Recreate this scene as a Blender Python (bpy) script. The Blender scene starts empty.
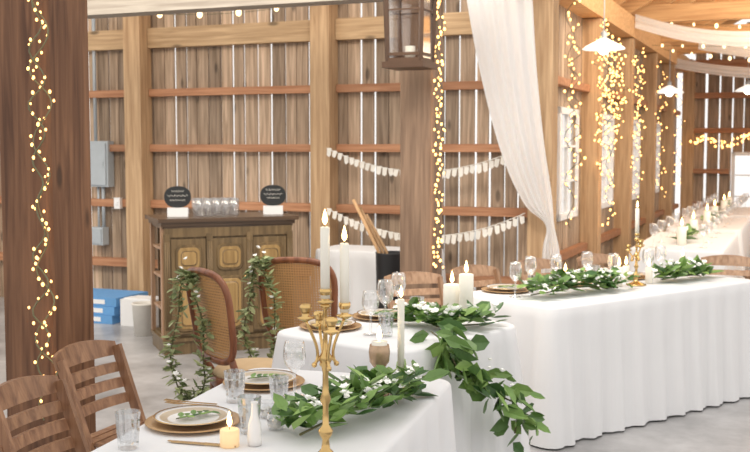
import bpy, math, random
from mathutils import Vector, Matrix
random.seed(7)
scene=bpy.context.scene
COL=scene.collection
pi=math.pi
# ---------------- materials ----------------
def newmat(name):
    m=bpy.data.materials.new(name); m.use_nodes=True
    nt=m.node_tree; b=nt.nodes['Principled BSDF']; return m,nt,b
def N(nt,t,**k):
    n=nt.nodes.new(t)
    for a,v in k.items(): setattr(n,a,v)
    return n
def plain(name,c,rough=.5,metal=0,var=0.15,noise=20,em=0,c2=None):
    m,nt,b=newmat(name)
    at=N(nt,'ShaderNodeAttribute',attribute_name='var')
    tc=N(nt,'ShaderNodeTexCoord'); no=N(nt,'ShaderNodeTexNoise'); no.inputs['Scale'].default_value=noise
    nt.links.new(tc.outputs['Object'],no.inputs['Vector'])
    ad=N(nt,'ShaderNodeMath',operation='ADD'); nt.links.new(at.outputs['Fac'],ad.inputs[0]); nt.links.new(no.outputs['Fac'],ad.inputs[1])
    mr=N(nt,'ShaderNodeMapRange'); mr.inputs['From Min'].default_value=0.3; mr.inputs['From Max'].default_value=1.7
    mr.inputs['To Min'].default_value=1-var; mr.inputs['To Max'].default_value=1+var
    nt.links.new(ad.outputs[0],mr.inputs['Value'])
    mx=N(nt,'ShaderNodeVectorMath',operation='SCALE'); mx.inputs[0].default_value=c
    if c2:
        cr=N(nt,'ShaderNodeValToRGB'); cr.color_ramp.elements[0].color=(*c,1); cr.color_ramp.elements[1].color=(*c2,1)
        nt.links.new(at.outputs['Fac'],cr.inputs[0]); nt.links.new(cr.outputs[0],mx.inputs[0])
    nt.links.new(mr.outputs[0],mx.inputs['Scale']); nt.links.new(mx.outputs[0],b.inputs['Base Color'])
    b.inputs['Roughness'].default_value=rough; b.inputs['Metallic'].default_value=metal
    if em: b.inputs['Emission Color'].default_value=(*c,1); b.inputs['Emission Strength'].default_value=em
    return m
def wood(name,c1,c2,axis='Z',rough=.7,scale=1.0,vr=.5,knots=False):
    m,nt,b=newmat(name)
    at=N(nt,'ShaderNodeAttribute',attribute_name='var')
    tc=N(nt,'ShaderNodeTexCoord'); mp=N(nt,'ShaderNodeMapping')
    s={'X':(1.2,22,22),'Y':(22,1.2,22),'Z':(22,22,1.2)}[axis]
    mp.inputs['Scale'].default_value=[q*scale for q in s]
    nt.links.new(tc.outputs['Object'],mp.inputs['Vector'])
    mu=N(nt,'ShaderNodeMath',operation='MULTIPLY'); mu.inputs[1].default_value=37
    nt.links.new(at.outputs['Fac'],mu.inputs[0])
    cb=N(nt,'ShaderNodeCombineXYZ')
    for i in range(3): nt.links.new(mu.outputs[0],cb.inputs[i])
    av=N(nt,'ShaderNodeVectorMath',operation='ADD'); nt.links.new(mp.outputs[0],av.inputs[0]); nt.links.new(cb.outputs[0],av.inputs[1])
    no=N(nt,'ShaderNodeTexNoise'); no.inputs['Scale'].default_value=1.5; no.inputs['Detail'].default_value=5; no.inputs['Distortion'].default_value=.6
    nt.links.new(av.outputs[0],no.inputs['Vector'])
    cr=N(nt,'ShaderNodeValToRGB'); e=cr.color_ramp.elements
    e[0].position=.32; e[0].color=(*c1,1); e[1].position=.68; e[1].color=(*c2,1)
    nt.links.new(no.outputs['Fac'],cr.inputs['Fac'])
    mr=N(nt,'ShaderNodeMapRange'); mr.inputs['To Min'].default_value=1-vr; mr.inputs['To Max'].default_value=1+vr
    nt.links.new(at.outputs['Fac'],mr.inputs['Value'])
    out=mr.outputs[0]
    if knots:
        mp2=N(nt,'ShaderNodeMapping'); mp2.inputs['Scale'].default_value={'Z':(6,6,2.2),'X':(2.2,6,6),'Y':(6,2.2,6)}[axis]
        nt.links.new(tc.outputs['Object'],mp2.inputs['Vector'])
        vo=N(nt,'ShaderNodeTexVoronoi'); vo.inputs['Scale'].default_value=1.0; nt.links.new(mp2.outputs[0],vo.inputs['Vector'])
        k=N(nt,'ShaderNodeMapRange'); k.inputs['From Min'].default_value=.08; k.inputs['From Max'].default_value=.16; k.inputs['To Min'].default_value=.42; k.inputs['To Max'].default_value=1
        nt.links.new(vo.outputs['Distance'],k.inputs['Value'])
        m3=N(nt,'ShaderNodeMath',operation='MULTIPLY'); nt.links.new(out,m3.inputs[0]); nt.links.new(k.outputs[0],m3.inputs[1]); out=m3.outputs[0]
    mx=N(nt,'ShaderNodeVectorMath',operation='SCALE'); nt.links.new(cr.outputs[0],mx.inputs[0]); nt.links.new(out,mx.inputs['Scale'])
    nt.links.new(mx.outputs[0],b.inputs['Base Color'])
    b.inputs['Roughness'].default_value=rough
    bp=N(nt,'ShaderNodeBump'); bp.inputs['Strength'].default_value=.25; bp.inputs['Distance'].default_value=.01
    nt.links.new(no.outputs['Fac'],bp.inputs['Height']); nt.links.new(bp.outputs[0],b.inputs['Normal'])
    return m
def emis(name,c,s):
    m,nt,b=newmat(name); b.inputs['Base Color'].default_value=(*c,1)
    b.inputs['Emission Color'].default_value=(*c,1); b.inputs['Emission Strength'].default_value=s
    try: m.cycles.emission_sampling='NONE'
    except Exception: pass
    return m
def glassm(name,tint=(1,1,1),lo=.12,hi=.75):
    m,nt,b=newmat(name)
    nt.nodes.remove(b); out=nt.nodes['Material Output']
    tr=N(nt,'ShaderNodeBsdfTransparent'); tr.inputs[0].default_value=(*tint,1)
    gl=N(nt,'ShaderNodeBsdfGlossy'); gl.inputs['Roughness'].default_value=.06; gl.inputs['Color'].default_value=(.95,.95,.95,1)
    lw=N(nt,'ShaderNodeLayerWeight'); lw.inputs['Blend'].default_value=.35
    mr=N(nt,'ShaderNodeMapRange'); mr.inputs['To Min'].default_value=lo; mr.inputs['To Max'].default_value=hi
    nt.links.new(lw.outputs['Facing'],mr.inputs['Value'])
    mx=N(nt,'ShaderNodeMixShader'); nt.links.new(mr.outputs[0],mx.inputs[0]); nt.links.new(tr.outputs[0],mx.inputs[1]); nt.links.new(gl.outputs[0],mx.inputs[2])
    nt.links.new(mx.outputs[0],out.inputs[0]); return m
def fabric(name,c,trans=.25,rough=.9):
    m,nt,b=newmat(name); out=nt.nodes['Material Output']
    tc=N(nt,'ShaderNodeTexCoord'); no=N(nt,'ShaderNodeTexNoise'); no.inputs['Scale'].default_value=5
    nt.links.new(tc.outputs['Object'],no.inputs['Vector'])
    cr=N(nt,'ShaderNodeValToRGB'); cr.color_ramp.elements[0].color=(*[q*.94 for q in c],1); cr.color_ramp.elements[1].color=(*c,1)
    nt.links.new(no.outputs[0],cr.inputs[0]); nt.links.new(cr.outputs[0],b.inputs['Base Color'])
    b.inputs['Roughness'].default_value=rough; last=b.outputs[0]
    if trans>0:
        t=N(nt,'ShaderNodeBsdfTranslucent'); t.inputs[0].default_value=(*c,1)
        mx=N(nt,'ShaderNodeMixShader'); mx.inputs[0].default_value=trans
        nt.links.new(last,mx.inputs[1]); nt.links.new(t.outputs[0],mx.inputs[2]); last=mx.outputs[0]
    nt.links.new(last,out.inputs[0])
    return m
M_board=wood('barn_board',(.25,.175,.115),(.52,.385,.275),'Z',vr=.38,knots=True)
M_girt=wood('girt_wood',(.31,.135,.065),(.49,.25,.135),'X',vr=.2)
M_header=wood('header_wood',(.39,.25,.13),(.62,.43,.25),'X',vr=.15,knots=True)
M_post=wood('post_wood',(.41,.25,.13),(.63,.43,.25),'Z',vr=.12)
M_dark=wood('dark_post_wood',(.10,.042,.02),(.27,.13,.065),'Z',vr=.1,knots=True,scale=.8)
M_greypost=wood('weathered_post_wood',(.16,.10,.065),(.29,.19,.125),'Z',vr=.15)
M_greybeam=wood('weathered_beam_wood',(.27,.235,.20),(.42,.38,.33),'X',vr=.1)
M_roof=wood('roof_deck_wood',(.40,.19,.07),(.64,.37,.16),'Y',vr=.25)
M_rafter=wood('rafter_wood',(.50,.27,.115),(.75,.47,.23),'X',vr=.15)
M_chair=wood('chair_wood',(.19,.09,.048),(.38,.205,.11),'Z',vr=.2,rough=.45)
M_chair2=wood('light_chair_wood',(.26,.145,.08),(.46,.29,.18),'Z',vr=.2,rough=.5)
M_walnut=wood('red_walnut',(.15,.048,.02),(.29,.105,.045),'Z',rough=.35,vr=.1)
M_cloth=fabric('white_linen',(.80,.797,.805),0)
M_drape=fabric('gathered_white_voile',(.98,.98,.98),.45)
M_gold=plain('aged_brass',(.66,.45,.19),.2,1,.25,30)
M_goldp=plain('gold_rim',(.50,.31,.15),.4,.25,.15,40)
M_china=plain('white_china',(.80,.78,.76),.25,0,.05)
M_chinain=plain('cream_china_band',(.50,.40,.28),.3,0,.1)
M_wax=plain('candle_wax',(.90,.86,.76),.5,0,.04)
M_amber=plain('cream_glowing_wax',(.88,.62,.34),.35,0,.1,em=.3)
M_flame=emis('flame',(1.0,.66,.27),9)
M_bulb=emis('warm_bulb',(1.0,.53,.17),3.6)
M_globe=emis('globe_bulb',(1.0,.76,.42),2.5)
M_lampglow=emis('lamp_bulb',(1.0,.85,.6),8)
M_glass=glassm('clear_glass')
M_crystal=glassm('cut_crystal',tint=(.90,.91,.92),lo=.22,hi=.9)
M_pane=glassm('window_glass',lo=.05,hi=.35)
M_leaf=plain('green_leaf',(.06,.16,.038),.42,0,.4,25,c2=(.22,.34,.09))
M_euc=plain('olive_leaf',(.20,.26,.10),.55,0,.4,25,c2=(.42,.46,.24))
M_stem=plain('stem_brown',(.12,.11,.05),.7)
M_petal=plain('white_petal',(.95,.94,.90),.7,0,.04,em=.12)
M_wire=plain('green_wire',(.07,.085,.04),.6)
M_wwire=plain('brown_green_wire',(.20,.19,.10),.6)
M_black=plain('black_metal',(.02,.02,.022),.45)
M_chalk=plain('chalk_board',(.018,.02,.022),.7)
M_white=plain('white_paint',(.84,.84,.84),.5,0,.05)
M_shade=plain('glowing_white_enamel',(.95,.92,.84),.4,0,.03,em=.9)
M_grey=plain('grey_enamel',(.42,.46,.49),.45,0,.1)
M_blue=plain('blue_board',(.12,.32,.62),.6,0,.15)
M_copper=plain('dark_aged_metal',(.085,.048,.03),.4,.4,.2)
M_mustard=wood('mustard_panel',(.28,.17,.06),(.45,.29,.115),'Z',rough=.45,vr=.12,knots=True)
M_cab=wood('cabinet_wood',(.105,.068,.03),(.22,.145,.068),'Z',rough=.4,vr=.12)
M_cabtop=wood('dark_cabinet_top',(.06,.035,.02),(.14,.085,.05),'X',rough=.3,vr=.1)
M_burlap=plain('cream_lace',(.78,.75,.69),.9,0,.1)
M_cush=plain('tan_cushion',(.50,.36,.21),.85,0,.15)
M_goblet=plain('mercury_glass',(.45,.31,.20),.25,.4,.35,60)
M_silver=plain('flatware_gold',(.6,.42,.22),.25,.9,.1)
M_stick=wood('stick_wood',(.36,.21,.10),(.56,.36,.2),'Z')
# cane
m,nt,b=newmat('woven_cane'); out=nt.nodes['Material Output']
tc=N(nt,'ShaderNodeTexCoord'); 
w1=N(nt,'ShaderNodeTexWave',bands_direction='X'); w2=N(nt,'ShaderNodeTexWave',bands_direction='Z')
for w in (w1,w2): w.inputs['Scale'].default_value=22; nt.links.new(tc.outputs['Object'],w.inputs['Vector'])
mu=N(nt,'ShaderNodeMath',operation='MULTIPLY'); nt.links.new(w1.outputs['Fac'],mu.inputs[0]); nt.links.new(w2.outputs['Fac'],mu.inputs[1])
gt=N(nt,'ShaderNodeMath',operation='GREATER_THAN'); gt.inputs[1].default_value=.68; nt.links.new(mu.outputs[0],gt.inputs[0])
cr=N(nt,'ShaderNodeValToRGB'); cr.color_ramp.elements[0].color=(.56,.31,.13,1); cr.color_ramp.elements[1].color=(.28,.13,.045,1); nt.links.new(mu.outputs[0],cr.inputs[0]); nt.links.new(cr.outputs[0],b.inputs['Base Color'])
ms=N(nt,'ShaderNodeMixShader'); tr=N(nt,'ShaderNodeBsdfTransparent')
b.inputs['Roughness'].default_value=.5
nt.links.new(gt.outputs[0],ms.inputs[0]); nt.links.new(b.outputs[0],ms.inputs[1]); nt.links.new(tr.outputs[0],ms.inputs[2]); nt.links.new(ms.outputs[0],out.inputs[0])
M_cane=m
# concrete
m,nt,b=newmat('concrete'); tc=N(nt,'ShaderNodeTexCoord'); no=N(nt,'ShaderNodeTexNoise'); no.inputs['Scale'].default_value=1.6; no.inputs['Detail'].default_value=10; no.inputs['Roughness'].default_value=.65
nt.links.new(tc.outputs['Object'],no.inputs['Vector']); cr=N(nt,'ShaderNodeValToRGB'); e=cr.color_ramp.elements
e[0].position=.35; e[0].color=(.22,.215,.215,1); e[1].position=.65; e[1].color=(.48,.47,.47,1)
nt.links.new(no.outputs[0],cr.inputs[0]); nt.links.new(cr.outputs[0],b.inputs['Base Color']); b.inputs['Roughness'].default_value=.3
M_conc=m
# ---------------- mesh builder ----------------
class MB:
    def __init__(s): s.v=[];s.f=[];s.mi=[];s.va=[];s.sm=[]
    def add(s,vs,fs,mi=0,var=None,smooth=False,M=None):
        o=len(s.v)
        if var is None: var=random.random()
        for p in vs:
            p=Vector(p); s.v.append(M@p if M else p)
        for f in fs:
            s.f.append([o+i for i in f]); s.mi.append(mi); s.va.append(var); s.sm.append(smooth)
        return s
    def box(s,c,d,mi=0,var=None,M=None,bev=0):
        x,y,z=[q/2 for q in d]
        vs=[Vector((i*x,j*y,k*z))+Vector(c) for i in(-1,1) for j in(-1,1) for k in(-1,1)]
        fs=[(0,1,3,2),(4,6,7,5),(0,4,5,1),(2,3,7,6),(0,2,6,4),(1,5,7,3)]
        return s.add(vs,fs,mi,var,False,M)
    def bar(s,p1,p2,w,t,up=(0,0,1),mi=0,var=None):
        p1,p2=Vector(p1),Vector(p2); d=(p2-p1); L=d.length; d.normalize()
        a=d.cross(Vector(up)); 
        if a.length<1e-4: a=Vector((1,0,0))
        a.normalize(); b2=a.cross(d)
        vs=[]
        for q in (p1,p2):
            for i,j in ((-1,-1),(1,-1),(1,1),(-1,1)): vs.append(q+a*(i*w/2)+b2*(j*t/2))
        return s.add(vs,[(3,2,1,0),(4,5,6,7),(0,1,5,4),(1,2,6,5),(2,3,7,6),(3,0,4,7)],mi,var)
    def lathe(s,prof,c=(0,0,0),n=16,mi=0,var=None,smooth=True,M=None,sx=1,sy=1,flute=0):
        c=Vector(c); vs=[];fs=[]
        for r,z in prof:
            for i in range(n):
                a=2*pi*i/n; rr=r*(1-(flute if i%2 else 0))
                vs.append(c+Vector((rr*math.cos(a)*sx,rr*math.sin(a)*sy,z)))
        for k in range(len(prof)-1):
            for i in range(n):
                j=(i+1)%n; fs.append((k*n+i,k*n+j,(k+1)*n+j,(k+1)*n+i))
        if prof[0][0]>1e-4: fs.append(tuple(reversed(range(n))))
        if prof[-1][0]>1e-4: fs.append(tuple((len(prof)-1)*n+i for i in range(n)))
        return s.add(vs,fs,mi,var,smooth,M)
    def open_lathe(s,prof,c=(0,0,0),n=16,mi=0,var=None,smooth=True,flute=0):
        c=Vector(c); vs=[];fs=[]
        for r,z in prof:
            for i in range(n):
                a=2*pi*i/n; rr=r*(1-(flute if i%2 else 0)); vs.append(c+Vector((rr*math.cos(a),rr*math.sin(a),z)))
        for k in range(len(prof)-1):
            for i in range(n):
                j=(i+1)%n; fs.append((k*n+i,k*n+j,(k+1)*n+j,(k+1)*n+i))
        return s.add(vs,fs,mi,var,smooth)
    def tube(s,pts,r,n=6,mi=0,var=None,closed=False):
        pts=[Vector(p) for p in pts]; L=len(pts); vs=[];fs=[]
        nrm=None
        for i,p in enumerate(pts):
            if closed: t=pts[(i+1)%L]-pts[i-1]
            else: t=pts[min(i+1,L-1)]-pts[max(i-1,0)]
            t.normalize()
            if nrm is None: nrm=t.orthogonal().normalized()
            else: nrm=(nrm-t*nrm.dot(t)).normalized()
            b2=t.cross(nrm); rr=r[i] if isinstance(r,(list,tuple)) else r
            for k in range(n):
                a=2*pi*k/n; vs.append(p+(nrm*math.cos(a)+b2*math.sin(a))*rr)
        for i in range(L if closed else L-1):
            j=(i+1)%L
            for k in range(n): fs.append((i*n+k,i*n+(k+1)%n,j*n+(k+1)%n,j*n+k))
        if not closed: fs.append(tuple(reversed(range(n)))); fs.append(tuple((L-1)*n+k for k in range(n)))
        return s.add(vs,fs,mi,var,True)
    def ball(s,c,r,n=8,m=5,mi=0,var=None,sz=1):
        prof=[(max(r*math.sin(pi*k/m),1e-5),-r*sz*math.cos(pi*k/m)) for k in range(m+1)]
        return s.open_lathe(prof,c,n,mi,var)
    def leaf(s,b,d,nr,L,W,mi=0):
        b=Vector(b); d=Vector(d).normalized(); nr=Vector(nr)
        a=d.cross(nr)
        if a.length<1e-3: a=d.orthogonal()
        a.normalize(); u=a.cross(d)
        cur=random.uniform(-.25,.1)*L
        P=lambda t,w,h:b+d*L*t+a*w*W+u*(h*W+cur*t*t)
        vs=[P(0,0,0),P(.3,0,-.12),P(.7,0,-.1),P(1,0,0),P(.3,.45,.08),P(.7,.38,.06),P(.3,-.45,.08),P(.7,-.38,.06)]
        return s.add(vs,[(0,4,1),(4,5,2,1),(5,3,2),(0,1,6),(1,2,7,6),(2,3,7)],mi,None,False)
    def make(s,name,mats,parent=None,M=None):
        me=bpy.data.meshes.new(name); me.from_pydata([tuple(v) for v in s.v],[],s.f)
        if not isinstance(mats,(list,tuple)): mats=[mats]
        for m in mats: me.materials.append(m)
        me.polygons.foreach_set('material_index',s.mi); me.polygons.foreach_set('use_smooth',s.sm)
        at=me.attributes.new('var','FLOAT','FACE'); at.data.foreach_set('value',s.va)
        me.update(); o=bpy.data.objects.new(name,me); COL.objects.link(o)
        if parent: o.parent=parent
        if M is not None: o.matrix_world=M
        return o
def thing(name,label,cat,loc=(0,0,0),rz=0,group=None):
    o=bpy.data.objects.new(name,None); o.empty_display_size=.05; COL.objects.link(o)
    o.location=loc; o.rotation_euler=(0,0,rz); tag(o,label,cat,group); return o
def tag(o,label,cat,group=None):
    o['label']=label; o['category']=cat
    if group: o['group']=group
    return o
def place(o,loc,rz=0): o.location=loc; o.rotation_euler=(0,0,rz); return o
def dup(root,loc,rz=0,label=None,scale=None):
    r=root.copy(); COL.objects.link(r); r.location=loc; r.rotation_euler=(0,0,rz)
    if scale: r.scale=(scale,)*3
    if label: r['label']=label
    def rec(a,b_):
        for c in list(a.children):
            n=c.copy(); COL.objects.link(n); n.parent=b_; n.matrix_parent_inverse=c.matrix_parent_inverse.copy(); rec(c,n)
    rec(root,r); return r
def structure(o): o['kind']='structure'; return o
# ---------------- room (axes turned 22.5 deg) ----------------
TH=math.radians(-22.5); RM=Matrix.Rotation(TH,4,'Z')
def RL(x,y,z=0): return RM@Vector((x,y,z))
def RMat(x,y,z,extra=0): return Matrix.Translation(RL(x,y,z))@Matrix.Rotation(TH+extra,4,'Z')
XC=-2.03; YF=8.64; YE=18.9
mb=MB(); mb.box((0,0,-.05),(26,34,.1)); structure(mb.make('floor',M_conc,M=RMat(0,9,0)))
def boardwall(name,M,length,hfun,bw=.118,gap=.017,openings=(),t=.022):
    mb=MB(); x=0
    while x<length:
        w=bw*random.uniform(.85,1.12); x2=min(x+w,length); xm=(x+x2)/2; H=hfun(xm)
        segs=[(0,H)]
        for a,b_,z0,z1 in openings:
            if a<xm<b_: segs=[(0,z0),(z1,H)]
        v=random.random()
        for z0,z1 in segs: mb.box((xm,0,(z0+z1)/2),(x2-x,t,z1-z0),0,v)
        x=x2+gap*random.choice((.5,.8,1,1.4))
    return structure(mb.make(name,M_board,M=M))
boardwall('wall_front',RMat(-9.0,YF+.12,0),6.97,lambda x:3.05)
SL=math.tan(math.radians(30))
ops=[(.85,1.65,.95,1.95),(2.9,3.7,.95,1.95),(5.0,5.8,.95,1.95),(7.1,7.9,.95,1.95)]
boardwall('wall_side',RMat(XC-.12,YF+.12,0,pi/2),YE-YF,lambda x:2.95,openings=ops)
eops=[(.85,1.85,.40,1.5),(3.6,4.6,.40,1.5)]
boardwall('wall_end',RMat(XC,YE+.1,0),7.0,lambda x:3.1+SL*min(x,4.2),bw=.17,gap=.03,openings=eops)
wn=0
def window(M,w,h):
    global wn; wn+=1
    mb=MB(); 
    for sx in(-1,1): mb.box((sx*w/2,0,h/2),(.06,.07,h+.06))
    for z in(0,h): mb.box((0,0,z),(w+.06,.07,.06))
    mb.box((0,0,h/2),(.025,.03,h)); 
    for z in (h/3,2*h/3): mb.box((0,0,z),(w,.03,.022))
    mb.box((0,.01,h/2),(w,.004,h),1)
    structure(mb.make('window_%d'%wn,[M_white,M_pane],M=M))
for a,b_,z0,z1 in ops: window(RMat(XC-.12,YF+.12+(a+b_)/2,z0,pi/2),b_-a,z1-z0)
for a,b_,z0,z1 in eops: window(RMat(XC+(a+b_)/2,YE+.1,z0),b_-a,z1-z0)
tn=0
def trim(c,d,mat,extra=0):
    global tn; tn+=1
    mb=MB(); mb.box((0,0,0),d); return structure(mb.make('trim_%d'%tn,mat,M=RMat(*c,extra)))
for x in (-8.1,-6.09,-4.07): trim((x,YF-.02,1.5),(.19,.19,3.0),M_post)
trim((XC-.02,YF-.02,1.5),(.2,.2,3.0),M_post)
for xa,xb in ((-8.0,-6.19),(-5.99,-4.17),(-3.97,-2.14)):
    L=xb-xa; xm=(xa+xb)/2
    trim((xm,YF+.055,2.67),(L,.09,.19),M_header)
    for z,h in ((2.14,.07),(1.6,.07),(1.05,.075),(.45,.08)): trim((xm,YF+.06,z),(L,.08,h),M_girt)
ys=[YF+2.1,YF+4.15,YF+6.25,YF+8.3]
for y in ys: trim((XC-.02,y,1.45),(.19,.19,2.9),M_post)
ye=[YF]+ys+[YE]
for i in range(5):
    for z in (2.2,.6): trim((XC-.06,(ye[i]+ye[i+1])/2,z),(.08,ye[i+1]-ye[i]-.2,.07),M_girt)
trim((XC-.02,(YF+YE)/2,3.03),(.22,YE-YF+.3,.24),M_rafter)
for x in (XC+.1,XC+2.7,XC+5.2): trim((x,YE,1.55),(.2,.18,3.1),M_post)
for z,h in ((3.0,.22),(2.5,.1),(1.9,.09)): trim((XC+3.5,YE+.0,z),(7,.14,h),M_girt)
trim((XC+.48,YE,.62),(.62,.14,.08),M_girt); trim((XC+.48,YE,1.2),(.62,.14,.08),M_girt)
trim((-5.6,6.95,2.76),(7.0,.2,.22),M_greybeam)
for i in range(8): trim((-8.6+i*.95,7.75,3.0),(.07,1.7,.16),M_rafter)
ang=-math.radians(30)
Mr=Matrix.Translation((XC-.2,0,3.12))@Matrix.Rotation(ang,4,'Y')
mb=MB(); k=0
while k<34:
    mb.box((k*.17+.08,13.7,.12),(.16,10.9,.025),0,None,Mr); k+=1
structure(mb.make('ceiling',M_roof,M=RM))
y=8.5
while y<18.8:
    tn+=1; mb=MB(); mb.box((2.9,y,.0),(5.8,.07,.2),0,None,Mr); structure(mb.make('trim_%d'%tn,M_rafter,M=RM)); y+=.8
for y in (12.8,15.2,17.2): trim((XC+2.7,y,3.18),(5.5,.12,.2),M_rafter)
def post(loc,s,h,mat,label):
    mb=MB(); b_=.012; q=s/2
    pr=[(-q+b_,-q),(q-b_,-q),(q,-q+b_),(q,q-b_),(q-b_,q),(-q+b_,q),(-q,q-b_),(-q,-q+b_)]
    vs=[(x,y,0) for x,y in pr]+[(x,y,h) for x,y in pr]
    fs=[(i,(i+1)%8,8+(i+1)%8,8+i) for i in range(8)]+[tuple(reversed(range(8))),tuple(range(8,16))]
    mb.add(vs,fs); o=mb.make('timber_post',mat); o.location=loc; o.rotation_euler=(0,0,TH); return tag(o,label,'post')
post((-1.56,4.95,0),.30,3.2,M_dark,'thick dark rough-sawn timber post wrapped in fairy lights')
post((.33,7.42,0),.24,2.65,M_greypost,'weathered timber post with fairy lights and lantern')
# ---------------- string lights ----------------
mbb=MB(); mbb.ball((0,0,0),1,8,6); _b=mbb.make('bulb',M_bulb); BULB=_b.data; bpy.data.objects.remove(_b)
mbb=MB(); mbb.ball((0,0,0),1,8,6); _b=mbb.make('globe',M_globe); GLOBE=_b.data; bpy.data.objects.remove(_b)
def lights(pts,nb,r,label,wr=.0025,mesh=None,wm=None,jit=.015,grp='warm fairy light strands'):
    e=thing('string_lights',label,'string lights',group=grp)
    pts=[Vector(p) for p in pts]
    mb=MB(); mb.tube(pts,wr,4); mb.make('wire',wm or M_wire,e)
    seg=[0]
    for i in range(1,len(pts)): seg.append(seg[-1]+(pts[i]-pts[i-1]).length)
    for k in range(nb):
        s=seg[-1]*(k+.5)/nb; i=1
        while seg[i]<s and i<len(seg)-1: i+=1
        t=(s-seg[i-1])/max(seg[i]-seg[i-1],1e-6); p=pts[i-1].lerp(pts[i],t)
        o=bpy.data.objects.new('bulb',mesh or BULB); COL.objects.link(o); o.parent=e
        o.location=p+Vector([random.uniform(-jit,jit) for _ in range(3)]); rr=r*random.uniform(.7,1.15); o.scale=(rr,rr,rr*1.3)
    return e
def wob(p0,p1,n,a,f=5,seed=0):
    p0,p1=Vector(p0),Vector(p1); out=[]
    for i in range(n+1):
        t=i/n; p=p0.lerp(p1,t)
        out.append(p+Vector((a*math.sin(f*2*pi*t+seed)+a*.4*math.sin(f*4.7*t+2*seed),a*.3*math.cos(f*1.7*2*pi*t+seed),0)))
    return out
lights(wob((-1.50,4.72,3.1),(-1.51,4.72,.35),110,.035,9),82,.0068,'warm fairy lights running down the dark timber post',wm=M_wwire,wr=.0042)
lights(wob((-1.51,4.70,3.05),(-1.52,4.70,.5),90,.028,11,2),60,.0064,'warm fairy lights running down the dark timber post',wm=M_wwire,wr=.0042)
for q,a in ((0,.018),(2,.028)):
    lights(wob((.43+q*.012,7.22,2.9),(.44,7.22,.75),50,a,9,q),62,.0085,'warm fairy lights wound down the weathered post')
for i,(lx,ly,z0,z1,n,a) in enumerate([(-1.90,8.95,3.0,.9,40,.04),(-1.9,9.12,2.7,1.3,30,.05),(-1.88,10.30,2.7,1.6,46,.06),(-1.88,10.52,2.85,1.2,60,.06),(-1.86,10.64,2.9,.8,70,.05),(-1.84,10.85,2.75,1.6,60,.07),(-1.84,10.95,2.6,1.9,40,.09),(-1.88,12.65,2.8,1.0,56,.05),(-1.88,12.80,2.7,1.7,40,.06),(-1.88,14.8,2.8,.9,46,.05),(-1.88,16.9,2.8,1.0,30,.05)]):
    lights(wob(RL(lx,ly,z0),RL(lx,ly+.1,z1),40,a,6,i),n,.0098,'warm fairy lights hanging down a wall post',jit=.03)
lights([RL(-1.85+t*1.0,18.6,1.72+.06*math.sin(t*9)) for t in [i/20 for i in range(21)]],44,.018,'warm fairy lights strung across the end wall',jit=.06)
def sag(a,b_,s,n=20):
    a,b_=Vector(a),Vector(b_); return [a.lerp(b_,i/n)-Vector((0,0,s*4*(i/n)*(1-i/n))) for i in range(n+1)]
lights(sag(RL(-6.0,6.8,2.85),RL(-4.2,8.3,2.85),.12),7,.022,'globe bulbs strung below the low ceiling',mesh=GLOBE,grp='globe bulb strings',jit=0)
lights(sag(RL(-2.5,6.8,2.85),RL(-2.0,8.4,2.85),.10),6,.022,'globe bulbs strung below the low ceiling',mesh=GLOBE,grp='globe bulb strings',jit=0)
for (ya,za,zb,sg) in ((13,3.15,3.2,.2),(15.4,3.0,3.0,.25),(11.2,3.25,3.9,.2),(14.2,2.95,3.1,.12)):
    lights(sag(RL(XC+.1,ya,za),RL(2.7,ya,zb),sg),18,.021,'globe bulbs strung across the main hall',mesh=GLOBE,grp='globe bulb strings',jit=0)
# ---------------- bunting ----------------
def bunting(z0,zm,z1,x0,x1,label):
    e=thing('bunting_garland',label,'garland',RL(0,0,0),TH,'lace buntings on the board wall')
    n=34; P=[]
    for i in range(n+1):
        t=i/n; P.append(Vector((x0+(x1-x0)*t,YF-.16,(1-t)*(1-t)*z0+2*t*(1-t)*(2*zm-(z0+z1)/2)+t*t*z1)))
    mb=MB(); mb.tube(P,.004,5); mb.make('cord',M_burlap,e)
    mb=MB()
    for i in range(n):
        a=P[i]; h=.05+random.uniform(0,.02); tl=random.uniform(-.01,.01)
        mb.add([a+Vector((.004,0,0)),a+Vector((.048,0,0)),a+Vector((.045+tl,-.006,-h)),a+Vector((.026,-.006,-h-.015)),a+Vector((.006+tl,-.006,-h))],[(0,1,2,3,4)])
    mb.make('flags',M_burlap,e)
bunting(1.60,1.40,1.62,-3.98,-2.16,'cream lace flag bunting sagging between wall posts')
bunting(1.06,.84,1.06,-3.98,-2.16,'lower cream lace flag bunting sagging between wall posts')
# ---------------- drapery ----------------
def ribbon(name,centers,widths,dirs,pleats,amp,mat,label,nw=60,normal=(0,-1,0)):
    nrm=Vector(normal).normalized(); vs=[];fs=[]
    def cr(P,t):
        m_=len(P)-1; i=min(int(t*m_),m_-1); f=t*m_-i
        g=lambda k:P[max(0,min(m_,k))]
        a,b_,c,d=g(i-1),g(i),g(i+1),g(i+2)
        return .5*((2*b_)+(c-a)*f+(2*a-5*b_+4*c-d)*f*f+(3*b_-a-3*c+d)*f**3)
    C=[Vector(c) for c in centers]; D=[Vector(d) for d in dirs]; nr=60
    for k in range(nr+1):
        t=k/nr; c=cr(C,t); w=cr(widths,t); d=cr(D,t).normalized()
        for j in range(nw+1):
            s=j/nw-.5
            ph=pleats*2*pi*s
            vs.append(c+d*(w*s)+nrm*(amp*min(1,w/.25+.4)*math.sin(ph+.6*math.sin(3*t+ph*.3))+.02*math.sin(7*s+5*t)))
    for k in range(nr):
        for j in range(nw): a=k*(nw+1)+j; fs.append((a,a+1,a+nw+2,a+nw+1))
    mb=MB(); mb.add(vs,fs,0,.5,True); o=mb.make(name,mat); return tag(o,label,'drape')
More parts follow.
